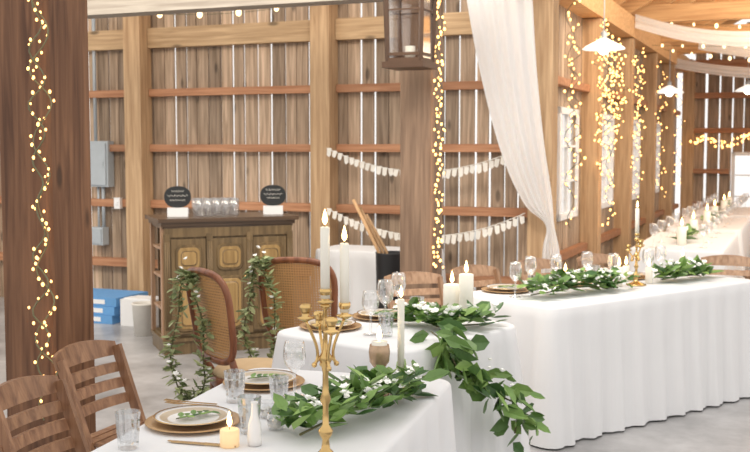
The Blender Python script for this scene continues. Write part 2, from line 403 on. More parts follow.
ribbon('ceiling_drape',[(.93,8.3,3.3),(.98,8.3,2.78),(1.06,8.32,2.2),(1.18,8.36,1.6),(1.32,8.42,1.18),(1.42,8.45,.98),(1.43,8.45,.80),(1.44,8.45,.58)],
 [.56,.52,.45,.36,.23,.07,.13,.18],[(1,0,0)]*4+[(1,.0,.3),(1,0,.1),(1,0,0),(1,0,0)],5,.016,M_drape,'gathered white drape swept aside and tied to a post')
def swag(x0,x1,y,z0,z1,s,w,label):
    n=6; C=[];
    for i in range(n+1):
        t=i/n; C.append(RL(x0+(x1-x0)*t,y,z0+(z1-z0)*t-s*4*t*(1-t)))
    return ribbon('fabric_swag',C,[w]*(n+1),[RL(0,.35,.9)]*(n+1),3,.012,M_drape,label,24,RL(0,-1,.3))
swag(XC+.1,.9,12.7,3.10,3.1,.26,.19,'white fabric swag looped between roof beams')
swag(XC+.6,2.4,15.1,3.05,3.3,.30,.22,'white fabric swag looped between roof beams')
swag(XC-.0,1.6,17.1,2.95,2.95,.22,.18,'white fabric swag looped between roof beams')
# ---------------- lantern ----------------
L=thing('hanging_lantern','dark aged metal glass-paned lantern on the timber post','lantern',(.235,7.04,2.13),TH)
mb=MB(); mb.box((0,0,.02),(.29,.29,.04)); mb.box((0,0,.05),(.25,.25,.03)); mb.box((0,0,.50),(.29,.29,.04))
for i in(-1,1):
    for j in(-1,1): mb.bar((i*.115,j*.115,.05),(i*.128,j*.128,.5),.026,.026)
    mb.bar((i*.119,-.119,.09),(i*.119,.119,.09),.014,.02); mb.bar((-.119,i*.119,.09),(.119,i*.119,.09),.014,.02)
    mb.bar((i*.122,-.122,.38),(i*.122,.122,.38),.010,.010); mb.bar((-.122,i*.122,.38),(.122,i*.122,.38),.010,.010)
mb.lathe([(.2,.52),(.11,.62),(.03,.66),(.03,.7)],(0,0,0),4,smooth=False,M=Matrix.Rotation(pi/4,4,'Z'))
mb.make('frame',M_copper,L)
mb=MB()
for i in(-1,1): mb.box((i*.118,0,.28),(.003,.22,.43)); mb.box((0,i*.118,.28),(.22,.003,.43))
mb.make('glass_pane',M_glass,L)
mb=MB(); mb.lathe([(.035,.065),(.035,.15)],(0,0,0),12); mb.make('candle',M_wax,L)
mb=MB(); mb.tube([(0,0,.7),(0,0,.8),(0,.08,.84)],.006); mb.make('hook',M_black,L)
# ---------------- dish lamps, added fill lights ----------------
def dish(loc):
    e=thing('pendant_lamp','glowing white enamel barn dish lamp hanging along the wall','lamp',loc,0,'barn dish lamps')
    mb=MB(); mb.open_lathe([(.02,.10),(.04,.095),(.07,.075),(.12,.052),(.17,.025),(.20,0),(.197,-.004),(.165,.018),(.11,.045),(.06,.066),(.0001,.075)],(0,0,0),48); mb.make('lamp_shade',M_shade,e)
    mb=MB(); mb.ball((0,0,.0),.055,12,8); mb.make('light_bulb',M_lampglow,e)
    mb=MB(); mb.tube([(0,0,.09),(0,0,.62)],.006); mb.lathe([(.025,.09),(.03,.15),(.01,.17)],(0,0,0),12); mb.make('cord',M_grey,e)
    return e
d=dish(RL(-1.8,9.97,2.53)); dup(d,RL(-1.83,15.3,2.38)); dup(d,RL(-.9,17.6,2.5))
def added_fill(loc,rot,size,e,c):
    ld=bpy.data.lights.new('lamp','AREA'); ld.energy=e; ld.color=c; ld.shape='RECTANGLE'; ld.size=size[0]; ld.size_y=size[1]
    lo=bpy.data.objects.new('fill_light',ld); COL.objects.link(lo); lo.location=loc; lo.rotation_euler=rot; return lo  # fill lights without fixtures, added to brighten the interior
added_fill(RL(1.0,13.5,2.7),(pi,0,TH),(3,7),210,(1,.78,.52))  # added fill aimed upward to warm the roof, no fixture here
added_fill(RL(-5.2,5.2,3.6),(math.radians(60),0,TH),(6,1.2),95,(1,.87,.70))  # unseen fill added above view to brighten the low bay's board wall
added_fill(RL(.6,9.3,3.7),(math.radians(55),0,TH),(4,1),140,(1,.86,.68))  # added fill high in the hall, aimed toward the end wall
added_fill(RL(-1.6,5.0,3.6),(math.radians(60),0,TH),(1.5,1),75,(1,.94,.86))  # unseen fill added to brighten the gathered drape
# ---------------- tables ----------------
def cloth_mesh(per,H,center,seed,fold=.2,amp=.022,flare=.035):
    rnd=random.Random(seed); n=len(per); vs=[];fs=[]
    ph=[rnd.uniform(0,6.28) for _ in range(4)]
    rows=[(-.03,H,0),(-.010,H-.001,0),(-.002,H-.005,0),(.004,H-.014,0)]+[(0,H-.014-(H-.024)*(k/12),k/12) for k in range(1,13)]
    for off,z,t in rows:
        for x,y,nx,ny,s,c in per:
            f=math.sin(s*2*pi/fold+ph[0]+1.3*math.sin(s*2.3+ph[1]))+.5*math.sin(s*2*pi/(fold*.43)+ph[2])*math.sin(s*3.1+ph[3])
            o=(off if t==0 else .004)+ (t**.8)*(flare+amp*f)+c*t*.06
            vs.append((x+nx*o,y+ny*o,z))
    R=len(rows)
    for k in range(R-1):
        for i in range(n): j=(i+1)%n; fs.append((k*n+j,k*n+i,(k+1)*n+i,(k+1)*n+j))
    mb=MB(); mb.add(vs,fs,0,.5,True); mb.add([vs[i] for i in range(n)],[tuple(range(n))],0,.5,False)
    return mb
def rect_per(w,l,r=.07,step=.02):
    per=[];s=0; hw,hl=w/2,l/2
    corners=[(hw-r,-hl+r,-pi/2),(hw-r,hl-r,0),(-hw+r,hl-r,pi/2),(-hw+r,-hl+r,pi)]
    start=[(-hw+r,-hl),(hw,-hl+r),(hw-r,hl),(-hw,hl-r)]; end=[(hw-r,-hl),(hw,hl-r),(-hw+r,hl),(-hw,-hl+r)]
    nn=[(0,-1),(1,0),(0,1),(-1,0)]
    for k in range(4):
        a,b_=Vector(start[k]),Vector(end[k]); L=(b_-a).length; m_=int(L/step)
        for i in range(m_):
            p=a.lerp(b_,i/m_); q=L*i/m_; e=min(q,L-q); cw=max(0,1-e/.10)**2*.5
            per.append((p.x,p.y,nn[k][0],nn[k][1],s+q,cw))
        s+=L; cx,cy,a0=corners[k]
        for i in range(7):
            a=a0+pi/2*i/7; per.append((cx+r*math.cos(a),cy+r*math.sin(a),math.cos(a),math.sin(a),s+r*pi/2*i/7,.5+.5*math.sin(pi*i/7)))
        s+=r*pi/2
    return per
def table(per,loc,rz,seed,label,top,**k):
    e=thing('banquet_table',label,'table',loc,rz)
    cloth_mesh(per,.75,None,seed,**k).make('tablecloth',M_cloth,e)
    mb=MB(); mb.box((0,0,.725),(top[1]-.08,top[2]-.08,.03)); mb.make('table_top',M_chair2,e)
    for i in(-1,1):
        for j in(-1,1): mb=MB(); mb.bar((i*(top[1]/2-.08),j*(top[2]/2-.08),0),(i*(top[1]/2-.08),j*(top[2]/2-.08),.71),.04,.04); mb.make('leg',M_chair2,e)
    return e
R1=math.radians(-16); T1=(-.356,2.997,0); table(rect_per(.8,1.9),T1,R1,1,'long white-linen dining table with candelabra and greenery',('r',.8,1.9),amp=.026)
R2=math.radians(-40); T2=(.111,4.897,0); table(rect_per(.8,.95,r=.12),T2,R2,2,'small white-linen sweetheart table with cascading greenery',('r',.8,.95),amp=.028)
R3=math.radians(38); T3=(1.41+.07,6.34+.055,0); table(rect_per(1.94,.76),T3,R3,3,'long white-linen head table beside the chairs',('r',1.94,.76),amp=.02)
GT=[(-1.0,9.95),(-1.0,12.45),(-1.0,14.95),(.45,10.3),(.45,12.9),(.45,15.5)]
gt_=table(rect_per(.76,2.0,step=.03),RL(*GT[0],0),TH,4,'long white-linen guest table running down the hall',('r',.76,2.0)); gt_['group']='guest tables down the hall'
for p in GT[1:]: dup(gt_,RL(*p,0),TH)
table(rect_per(1.0,.5),(.04,8.78,0),TH,6,'white-linen side table standing before the board wall',('r',1.0,.5))
# ---------------- folding chairs ----------------
def folding_chair(mat,loc,rz,label,grp):
    e=thing('folding_chair',label,'chair',loc,rz,grp)
    for sx in(-1,1):
        mb=MB(); mb.bar((sx*.2,-.23,.80),(sx*.2,.06,0.012),.024,.045); mb.make('leg',mat,e)
        mb=MB(); mb.bar((sx*.172,.17,.43),(sx*.172,-.20,.012),.022,.04); mb.make('leg',mat,e)
    mb=MB()
    for i in range(7): mb.box((0,-.15+i*.056,.445),(.39,.045,.016))
    for sx in(-1,1): mb.box((sx*.14,0.02,.43),(.02,.36,.02))
    mb.make('seat',mat,e)
    mb=MB()
    def slat(z,h,bow):
        y0=-.23+(.80-z)*(.29/.79)-.022
        n=10; vs=[];
        for i in range(n+1):
            x=-.215+.43*i/n; yy=y0-bow*(1-(x/.215)**2)
            dz=.026*(1-(x/.215)**2) if z>.75 else 0
            for dy in(-.009,.009):
                for k,zz in enumerate((z-h/2,z+h/2+dz)): vs.append((x,yy+dy-(zz-z)*.36,zz))
        fs=[]
        for i in range(n):
            a=i*4;b_=a+4; fs+=[(a,b_,b_+1,a+1),(a+2,a+3,b_+3,b_+2),(a,a+2,b_+2,b_),(a+1,b_+1,b_+3,a+3)]
        fs+=[(0,1,3,2),(n*4,n*4+2,n*4+3,n*4+1)]
        mb.add(vs,fs)
    slat(.785,.06,.03); slat(.70,.042,.03); slat(.63,.042,.03); slat(.56,.04,.03)
    mb.make('backrest',mat,e); return e
G='wooden folding chairs at the long table'
c1=folding_chair(M_chair,(-1.02,3.55,0),math.radians(-108),'brown slatted wooden folding chair beside the near table',G)
c1.scale=(.93,.93,.93)
dup(c1,(-1.0,4.24,0),math.radians(-112),scale=.93)
c2=folding_chair(M_chair2,(.33,6.62,0),math.radians(180+20),'light brown slatted wooden folding chair behind the head table','light wooden folding chairs')
c2.scale=(.93,)*3
for p,r in (((.82,7.05),214),((1.32,7.48),214),((1.85,7.85),218),((2.62,7.70),160)): dup(c2,(p[0],p[1],0),math.radians(r))
for (x,y) in GT[:3]:
    for dy in (-.5,.5): dup(c2,RL(x+.66,y+dy,0),TH+pi/2)
for (x,y) in GT[3:]:
    for dy in (-.5,.5): dup(c2,RL(x+.68,y+dy,0),TH+pi/2)
# ---------------- cane chairs ----------------
def cane_chair(loc,rz,label):
    e=thing('cane_chair',label,'chair',loc,rz,'cane-back couple chairs')
    mb=MB(); 
    mb.lathe([(.0001,.40),(.20,.40),(.215,.415),(.215,.45),(.205,.46)],n=28,sy=1.0); mb.make('seat_frame',M_walnut,e)
    mb=MB(); mb.lathe([(.2,.455),(.205,.475),(.18,.50),(.1,.515),(.0001,.518)],n=28); mb.make('cushion',M_cush,e)
    for sx in(-1,1):
        mb=MB(); mb.tube([(sx*.155,.15,.43),(sx*.175,.17,.36),(sx*.165,.165,.2),(sx*.155,.155,.06),(sx*.165,.17,.0)],[.026,.03,.02,.013,.016],8); mb.make('leg',M_walnut,e)
        mb=MB(); mb.tube([(sx*.15,-.14,.44),(sx*.155,-.16,.25),(sx*.16,-.21,0)],[.024,.02,.015],8); mb.make('leg',M_walnut,e)
    def by(z): return -.19-(z-.5)*.16
    out=[]
    for i in range(48):
        a=2*pi*i/48; ca,sa=math.cos(a),math.sin(a); k=.5
        x=.205*math.copysign(abs(ca)**k,ca); z=.765+.215*math.copysign(abs(sa)**k,sa)+(.02*(1-(x/.2)**2) if sa>0 else 0)
        x*=1+.08*(z-.775)/.22; out.append(Vector((x,by(z)-.02*(1-(x/.2)**2),z)))
    mb=MB(); mb.tube(out,.018,8,closed=True)
    for sx in(-1,1): mb.tube([(sx*.14,-.15,.44),(sx*.15,-.18,.50),(sx*.16,by(.57)-.006,.57)],[.024,.02,.018],8)
    mb.make('backrest',M_walnut,e)
    mb=MB(); c=Vector((0,by(.775)-.02,.775))
    for i in range(48): mb.add([c,out[i],out[(i+1)%48]],[(0,1,2)],0,.5)
    mb.make('cane_panel',M_cane,e)
    return e
cc=cane_chair((-.62,5.24,0),math.radians(-54),'reddish wood chair with woven cane back, garlanded'); dup(cc,(-.36,5.86,0),math.radians(-14))
# ---------------- greenery ----------------
mbf=MB()
for k in range(6):
    a=k*pi/3; mbf.leaf((0,0,0),(math.cos(a),math.sin(a),.7),(0,0,1),1.3,1.1)
mbf.ball((0,0,.5),.5,6,4)
_f=mbf.make('flower',M_petal); FLOWER=_f.data; bpy.data.objects.remove(_f)
def crm(P,t):
    m_=len(P)-1; i=min(int(t*m_),m_-1); f=t*m_-i
    g=lambda k:P[max(0,min(m_,k))]
    a,b_,c,d=g(i-1),g(i),g(i+1),g(i+2)
    return .5*((2*b_)+(c-a)*f+(2*a-5*b_+4*c-d)*f*f+(3*b_-a-3*c+d)*f**3)
def greenery(name,path,n,L,W,spread,label,cat='greenery',flowers=0,mat=None,up=.6,zmin=None,grp=None,out=None,fsize=.014,closed=False):
    e=thing(name,label,cat,(0,0,0),0,grp)
    P=[Vector(p) for p in path]; mb=MB(); nst=40
    mbS=MB(); mbS.tube([crm(P,i/nst) for i in range(nst+1)],.004,5); mbS.make('stem',M_stem,e)
    for i in range(n):
        t=random.random(); p=crm(P,t); tan=(crm(P,min(1,t+.02))-crm(P,max(0,t-.02))).normalized()
        a=random.uniform(0,2*pi)
        d=Vector((math.cos(a),math.sin(a),random.uniform(-.1,up)))+tan*random.uniform(-.3,.9)
        if out is not None: d=d*.8+Vector(out)*random.uniform(.0,.9)+Vector((0,0,-.5))
        b_=p+Vector([random.uniform(-spread,spread),random.uniform(-spread,spread),random.uniform(0,spread*.9)])
        if out is not None: b_=p+Vector([random.uniform(-spread,spread)]*1+[random.uniform(-spread,spread)*.7,random.uniform(-spread,spread)])+Vector(out)*.02
        l=L*random.uniform(.55,1.25)
        if zmin is not None:
            b_.z=max(b_.z,zmin+.006)
            if b_.z+d.normalized().z*l<zmin+.01: d.z=abs(d.z)*.3
        nr=Vector((random.uniform(-.6,.6),random.uniform(-.6,.6),1))
        if out is not None: nr=Vector(out)+Vector([random.uniform(-.5,.5) for _ in range(3)])
        mb.leaf(b_,d,nr,l,W*random.uniform(.7,1.2)*l/L)
    mb.make('leaves',mat or M_leaf,e)
    for i in range(flowers):
        p=crm(P,random.random())+Vector((random.uniform(-spread,spread),random.uniform(-spread,spread)-.02,random.uniform(.05,.095)))
        if out is not None: p=p+Vector(out)*.06
        o=bpy.data.objects.new('flower',FLOWER); COL.objects.link(o); o.parent=e; o.location=p; s=fsize*random.uniform(.7,1.15); o.scale=(s,s,s); o.rotation_euler=(random.uniform(0,.7),random.uniform(-.4,.4),random.uniform(0,6))
    return e
Z=.752
greenery('greenery_runner',[(-.22,3.00,Z+.01),(-.13,3.10,Z+.03),(-.04,3.24,Z+.035),(.03,3.36,Z+.03),(.09,3.50,Z+.01)],230,.088,.052,.075,'lush green leafy runner with small white flowers on linen',flowers=42,zmin=Z,up=1.0,fsize=.015)
greenery('greenery_runner',[(.14,5.02,Z+.02),(.25,4.93,Z+.02),(.30,4.8,Z+.02),(.42,4.84,Z+.02),(.52,4.93,Z+.01)],150,.088,.052,.065,'green leafy runner with white flowers on sweetheart table',flowers=34,zmin=Z,fsize=.018,up=.9)
v=Vector((.766,-.643,0)); u=Vector((.643,.766,0)); Nc=Vector((.11,4.28,0))
def e2(s,o,z): return Nc+u*s+v*o+Vector((0,0,z))
greenery('greenery_cascade',[e2(.34,-.10,Z+.03),e2(.26,.04,.75),e2(.24,.12,.66),e2(.34,.16,.58),e2(.50,.17,.50),e2(.62,.18,.43),e2(.58,.19,.32)],115,.115,.07,.065,'green leafy garland cascading over the linen edge',flowers=5,out=tuple(v))
greenery('greenery_runner',[(.88,5.84,Z+.02),(1.02,5.92,Z+.03),(1.17,6.02,Z+.04),(1.30,6.12,Z+.03),(1.46,6.22,Z+.01)],200,.09,.05,.08,'green leafy runner with white flowers on head table',flowers=44,zmin=Z,fsize=.02,up=.9)
greenery('greenery_runner',[(1.80,6.52,Z+.02),(1.91,6.58,Z+.03),(2.04,6.68,Z+.03),(2.14,6.80,Z+.01)],140,.09,.05,.07,'short green leafy cluster with white flowers on head table',flowers=28,zmin=Z,fsize=.02,up=.9)
def loop(cx,cy,cz,w,h,ang,label):
    P=[]
    for i in range(17):
        a=2*pi*i/16+pi/2; x=w*math.cos(a)*(1-.35*math.sin(a))+.012*math.sin(5*a); z=h*math.sin(a)
        P.append(Vector((cx+x*math.cos(ang),cy+x*math.sin(ang)-.03*math.sin(a*2),cz+z)))
    return greenery('leaf_garland',P,400,.055,.028,.022,label,cat='garland',flowers=12,mat=M_euc,up=.3,grp='leafy loops on chair backs')
loop(-.925,5.11,.66,.085,.31,math.radians(-20),'olive-green leafy loop hanging from the cane chair back')
loop(-.62,5.60,.70,.085,.29,math.radians(-20),'olive-green leafy loop hanging from the cane chair back')
# ---------------- tableware ----------------
def charger(loc,label='brown-gold charger plate on white linen',s=1):
    mb=MB(); mb.lathe([(.0001,.002),(.09,.002),(.125,.010),(.146,.014),(.148,.011),(.10,.0),(.0001,0)],n=40); o=mb.make('charger_plate',M_goldp); place(o,loc); return tag(o,label,'plate','gold chargers')
def plate(loc):
    mb=MB(); k=.92
    q=lambda P:[(r*k,z) for r,z in P]
    mb.open_lathe(q([(.0001,0),(.07,0),(.10,.008),(.128,.013),(.130,.016),(.112,.0135)]),n=36)
    mb.open_lathe(q([(.112,.0135),(.086,.0075)]),n=36,mi=2); mb.open_lathe(q([(.086,.0075),(.075,.006),(.0001,.005)]),n=36)
    mb.open_lathe(q([(.1265,.0162),(.131,.0168),(.1315,.015)]),n=36,mi=1)
    o=mb.make('dinner_plate',[M_china,M_gold,M_chinain]); place(o,loc); return tag(o,'white china plate with thin gold rim on charger','plate','white dinner plates')
def sprig(loc,rz):
    e=thing('leaf_sprig','small green leaf sprig laid on a plate','greenery',loc,rz,'plate sprigs')
    mb=MB(); mb.tube([(-.06,0,.006),(.06,.004,.008)],.0018,5); mb.make('stem',M_stem,e)
    mb=MB()
    for i in range(11):
        x=-.055+i*.011; sd=1 if i%2 else -1
        mb.leaf((x,0,.008),(.6,sd,.2),(0,0,1),.040,.022)
    mb.make('leaves',M_leaf,e); return e
def fork(loc,rz):
    mb=MB(); mb.bar((0,-.09,.003),(0,.045,.004),.007,.0025); mb.bar((0,.045,.004),(0,.065,.003),.022,.002)
    for k in(-1.5,-.5,.5,1.5): mb.bar((k*.006,.065,.003),(k*.006,.10,.006),.0028,.002)
    o=mb.make('fork',M_silver); place(o,loc,rz); return tag(o,'gold fork on white linen','cutlery','forks')
def knife(loc,rz):
    mb=MB(); mb.bar((0,-.10,.004),(0,0,.004),.011,.005); mb.bar((0,0,.004),(0,.10,.003),.016,.002); mb.bar((.002,.10,.003),(.004,.115,.003),.01,.0015)
    o=mb.make('table_knife',M_silver); place(o,loc,rz); return tag(o,'gold table knife on white linen','cutlery','knives')
def setting(x,y,rz,z=.7515):
    charger((x,y,z)); plate((x,y,z+.0125)); sprig((x,y,z+.02),rz)
setting(-.56,3.16,math.radians(40)); setting(-.40,3.70,math.radians(20)); 
fork((-.60,3.39,.7515),R1+pi/2); fork((-.61,3.42,.7515),R1+pi/2); knife((-.49,2.93,.7515),R1+pi/2)
setting(-.21,4.88,math.radians(20)); setting(.03,5.17,math.radians(50))
setting(.78,6.15,.3); setting(1.2,6.44,.6); setting(1.66,6.79,.5)
def wineglass(h=.2,r=.038,loc=(0,0,0),label='clear stemmed wine glass on white linen',grp='wine glasses'):
    mb=MB(); mb.open_lathe([(.0001,.0),(.034,0),(.034,.003),(.006,.008),(.0045,h*.42),(.012,h*.46),(r*.85,h*.58),(r,h*.72),(r*.92,h*.9),(r*.82,h),(r*.80,h),(r*.9,h*.9),(r*.97,h*.72),(r*.8,h*.59),(.0001,h*.48)],n=20)
    o=mb.make('wine_glass',M_glass); place(o,loc); return tag(o,label,'glass',grp)
def tumbler(loc,h=.105,r=.037):
    mb=MB(); mb.open_lathe([(.0001,0),(r*.78,0),(r*.8,.004),(r*.84,h*.15),(r*.80,h*.2),(r*.9,h*.5),(r*.95,h*.75),(r*.93,h*.8),(r,h),(r*.93,h),(r*.80,h*.5),(r*.66,.015),(.0001,.015)],n=24,smooth=False,flute=.10)
    o=mb.make('cut_glass_tumbler',M_crystal); place(o,loc); return tag(o,'cut crystal tumbler on white linen','glass','cut crystal tumblers')
wineglass(.19,.04,(-.275,3.52,Z)); tumbler((-.32,3.42,Z),.09,.034)
tumbler((-.47,3.44,Z)); tumbler((-.70,2.90,Z)); tumbler((-.375,3.06,Z),.11,.036)
wineglass(.22,.042,(.05,4.94,Z)); wineglass(.21,.04,(.12,5.30,Z)); wineglass(.2,.04,(-.02,4.70,Z)); tumbler((.21,5.18,Z)); tumbler((.05,4.66,Z))
for p in ((.80,5.90),(.93,6.2),(1.33,6.5),(1.47,6.38),(1.76,6.68),(1.9,6.90),(1.1,6.3)): wineglass(.2,.038,(p[0],p[1],Z))
for p in ((.93,6.06),(1.4,6.6)): tumbler((p[0],p[1],Z))
def flame(mb,c,s=1):
    mb.open_lathe([(.0001,0),(.0055*s,.008*s),(.0065*s,.014*s),(.004*s,.026*s),(.0001,.04*s)],c,8)
def candle(name,loc,r,h,label,mat=None,fs=1,grp=None,z0=0,parent=None,holder=None):
    e=thing(name,label,'candle',loc,0,grp)
    if holder=='brass':
        mb=MB(); mb.lathe([(.04,0),(.042,.006),(.015,.012),(.01,.03),(.016,.04),(.014,.05),(.018,.055),(.018,.06)],n=16); mb.make('candle_holder',M_gold,e); z0=.058
    mb=MB(); mb.lathe([(r,z0),(r,z0+h-.003),(r*.85,z0+h),(r*.3,z0+h-.003)],n=16); mb.make('wax_body',mat or M_wax,e)
    mb=MB(); mb.tube([(0,0,z0+h-.004),(0,0,z0+h+.008)],.0012,4); mb.make('wick',M_black,e)
    mb=MB(); flame(mb,(0,0,z0+h+.004),fs); mb.make('flame',M_flame,e); return e
candle('taper_candle',(.09,3.57,Z),.012,.27,'tall lit ivory taper in low brass holder among leaves',holder='brass',grp='ivory tapers',fs=1.1)
candle('pillar_candle',(.385,5.17,Z),.044,.17,'lit ivory pillar candle on sweetheart table',fs=1.6,grp='ivory pillars')
candle('pillar_candle',(.45,5.10,Z),.036,.23,'taller lit ivory pillar candle on sweetheart table',fs=1.6,grp='ivory pillars')
candle('votive_candle',(-.415,2.92,Z),.028,.05,'small lit cream votive candle on linen',mat=M_amber,fs=1.2)
for p,h in (((1.50,6.36),.12),((1.60,6.60),.10),((1.14,6.2),.10),((1.72,6.50),.10),((2.06,6.94),.12)): candle('pillar_candle',(p[0],p[1],Z),.022,h,'short lit ivory candle on head table',fs=1.5,grp='short candles on head table')
e=thing('goblet_votive','bronze mercury glass goblet with a lit candle','candle',(.015,3.54,Z))
mb=MB(); mb.open_lathe([(.0001,0),(.034,0),(.034,.005),(.008,.014),(.008,.08),(.02,.095),(.034,.115),(.037,.15),(.033,.175),(.031,.175),(.034,.15),(.03,.12),(.0001,.11)],n=20); mb.make('goblet',M_goblet,e)
mb=MB(); mb.lathe([(.026,.12),(.027,.186)],n=16); mb.make('wax_body',M_wax,e)
mb=MB(); flame(mb,(0,0,.187),1.4); mb.make('flame',M_flame,e)
mb=MB(); mb.open_lathe([(.0001,0),(.019,0),(.021,.02),(.019,.06),(.011,.085),(.009,.12),(.012,.125),(.010,.125),(.0001,.1)],n=20); o=mb.make('bud_vase',M_china); place(o,(-.345,2.93,Z)); tag(o,'slim white ceramic bud vase on linen','vase')
def votive_glass(loc):
    e=thing('glass_votive','small clear glass votive with cream wax','candle',loc,0,'glass votives')
    mb=MB(); mb.open_lathe([(.0001,0),(.022,0),(.028,.02),(.027,.05),(.025,.05),(.025,.02),(.0001,.004)],n=16); mb.make('cup',M_crystal,e)
    mb=MB(); mb.lathe([(.019,.006),(.02,.028)],n=14); mb.make('wax_body',M_wax,e); return e
vg=votive_glass((-.30,3.10,Z)); dup(vg,(-.34,3.24,Z)); dup(vg,(-.27,3.32,Z))
def candelabra(loc,rz,H,label,arms=4,ra=.062,drop=.06,k_=1.0):
    e=thing('brass_candelabra',label,'candelabra',loc,rz)
    P=[(.06,0),(.063,.008),(.052,.016),(.028,.028),(.012,.045),(.009,.07),(.018,.085),(.020,.095),(.009,.11),(.0075,.16),(.015,.18),(.009,.20),(.0075,.25),(.013,.275),(.019,.29),(.012,.305),(.007,.32),(.0058,.36),(.012,.375),(.0065,.39),(.0058,.42),(.009,.425),(.016,.429),(.010,.437)]
    mb=MB(); mb.lathe([(r,z*(H-.018)/.437) for r,z in P],n=24); mb.make('stem',M_gold,e)
    def cup(x,y,z):
        mb=MB(); mb.open_lathe([(.005,z-.014),(.018,z-.007),(.024,z-.002),(.010,z+.001),(.011,z+.012),(.0165,z+.022),(.0155,z+.032),(.0128,z+.032),(.011,z+.01),(.0001,z+.006)],(x,y,0),20); mb.make('candle_cup',M_gold,e)
    cup(0,0,H-.01)
    pos=[(0,0,H-.01)]
    for k in range(arms):
        a=k*2*pi/arms+.35; c,s=math.cos(a),math.sin(a); zt=H-drop-(.03 if k%2 else 0)
        mb=MB(); pts=[]
        for i in range(25):
            t=i/24
            r=ra*(1-math.cos(t*pi))/2+ .022*math.sin(t*2*pi)
            zz=H*.68-.055*math.sin(t*pi)+ (zt-H*.68)*t**1.8
            pts.append((r*c,r*s,zz))
        mb.tube(pts,.0042,8); mb.ball(tuple(pts[10]),.0075); mb.make('arm',M_gold,e); cup(ra*c,ra*s,zt+.01); pos.append((ra*c,ra*s,zt+.01))
    return e,pos
def taper(loc,h,label,r=.0125):
    return candle('taper_candle',loc,r,h,label,grp='ivory tapers',fs=1.1)
cl=Vector((-.132,2.74,Z)); ce,pos=candelabra(cl,0,.455,'aged brass five-light candelabra on the linen table',ra=.054)
taper(cl+Vector(pos[0])+Vector((0,0,.006)),.190,'lit ivory taper standing in the brass candelabra')
taper(cl+Vector(pos[1])+Vector((0,0,.006)),.185,'lit ivory taper in a candelabra side arm')
c3,p3=candelabra(Vector((1.62,6.42,Z)),.4,.30,'small brass candelabra on the head table',arms=3,ra=.05)
taper(Vector((1.62,6.42,Z))+Vector((0,0,.297)),.18,'lit ivory taper in the small brass candelabra')
for (x,y) in GT:
    for dy in (-.8,-.3,.3,.8):
        q=RL(x-.2,y+dy,Z); wineglass(.2,.04,q,'clear wine glass on a guest table','guest table glasses')
        q=RL(x+.2,y+dy+.1,Z); wineglass(.2,.04,q,'clear wine glass on a guest table','guest table glasses')
    for dy in (-.5,.5): candle('pillar_candle',RL(x,y+dy,Z),.04,.16,'ivory pillar candle in the middle of guest table',fs=2,grp='guest table candles')
    greenery('greenery_centerpiece',[RL(x,y-.35,Z+.02),RL(x,y,Z+.05),RL(x,y+.35,Z+.02)],70,.08,.045,.06,'small leafy centerpiece on a guest table',zmin=Z,flowers=8,fsize=.025)
# ---------------- bar cabinet ----------------
CR=math.radians(22); CL=(-1.24,8.38,0)
cb_=thing('bar_cabinet','antique brown wood bar cabinet with mustard panels and open end shelves','cabinet',CL,CR)
W_,D_,H_=1.02,.5,1.06
mb=MB()
for y0 in (-D_/2+.015,D_/2-.015): mb.box((.02,y0,.56),(W_-.04,.03,.9))
mb.box((W_/2-.02,0,.56),(.03,D_,.9)); mb.box((-W_/2+.30,0,.56),(.02,D_-.06,.9)); mb.box((0,0,.12),(W_,D_,.04))
mb.box((0,0,0.05),(W_+.02,D_+.02,.10))
mb.box((0,0,.115),(W_+.05,D_+.05,.025)); mb.box((0,-D_/2-.01,.95),(W_,.02,.07))
for x in(-.49,-.16,.16,.49):
    mb.box((x,-D_/2-.012,.54),(.05,.03,.80)); 
    for q in(-1,0,1): mb.tube([(x+q*.014,-D_/2-.027,.2),(x+q*.014,-D_/2-.027,.88)],.005,6)
mb.make('body',M_cab,cb_)
mb=MB(); mb.box((0,0,H_-.015),(W_+.10,D_+.10,.03)); mb.box((0,0,H_-.045),(W_+.05,D_+.05,.03)); mb.box((0,0,H_-.07),(W_+.02,D_+.02,.02)); mb.make('counter_top',M_cabtop,cb_)
def panel(mb,zc,w,h,r,y,t,mi):
    pr=[]
    for (cx,cz,a0) in ((w/2-r,h/2-r,0),(-w/2+r,h/2-r,pi/2),(-w/2+r,-h/2+r,pi),(w/2-r,-h/2+r,1.5*pi)):
        for i in range(6): a=a0+pi/2*i/5; pr.append((cx+r*math.cos(a),zc+cz+r*math.sin(a)))
    n=len(pr); vs=[(x,y,z) for x,z in pr]+[(x*.93,y-t,zc+(z-zc)*.95) for x,z in pr]
    mb.add(vs,[tuple(range(n,2*n))]+[(i,(i+1)%n,n+(i+1)%n,n+i) for i in range(n)],mi)
for x in(-.325,0,.325):
    mb=MB(); mb.box((0,0,0),(.27,.018,.74),0)
    for zc,hh in((-.14,.40),(.22,.18)):
        panel(mb,zc,.215,hh+.03,.05,-.009,.012,0); panel(mb,zc,.175,hh-.01,.04,-.018,.008,1); panel(mb,zc,.13,hh-.06,.03,-.025,.005,0); panel(mb,zc,.115,hh-.075,.03,-.029,.006,1)
    o=mb.make('door',[M_cab,M_mustard],cb_); o.location=(x,-D_/2-.012,.53)
    mb=MB(); mb.ball((0,0,0),.012); h=mb.make('knob',M_gold,o); h.location=(.12,-.018,.06)
for z in(.35,.6,.82):
    mb=MB(); mb.box((-W_/2+.14,0,z),(.29,D_-.07,.02)); mb.make('shelf',M_chair2,cb_)
for s_ in(-1,1):
    mb=MB(); mb.box((-W_/2-.005,s_*(D_/2-.03),.56),(.03,.05,.9)); mb.make('side_stile',M_chair2,cb_)
ctm=Matrix.Translation(CL)@Matrix.Rotation(CR,4,'Z')
def oncab(x,y): return ctm@Vector((x,y,H_+.001))
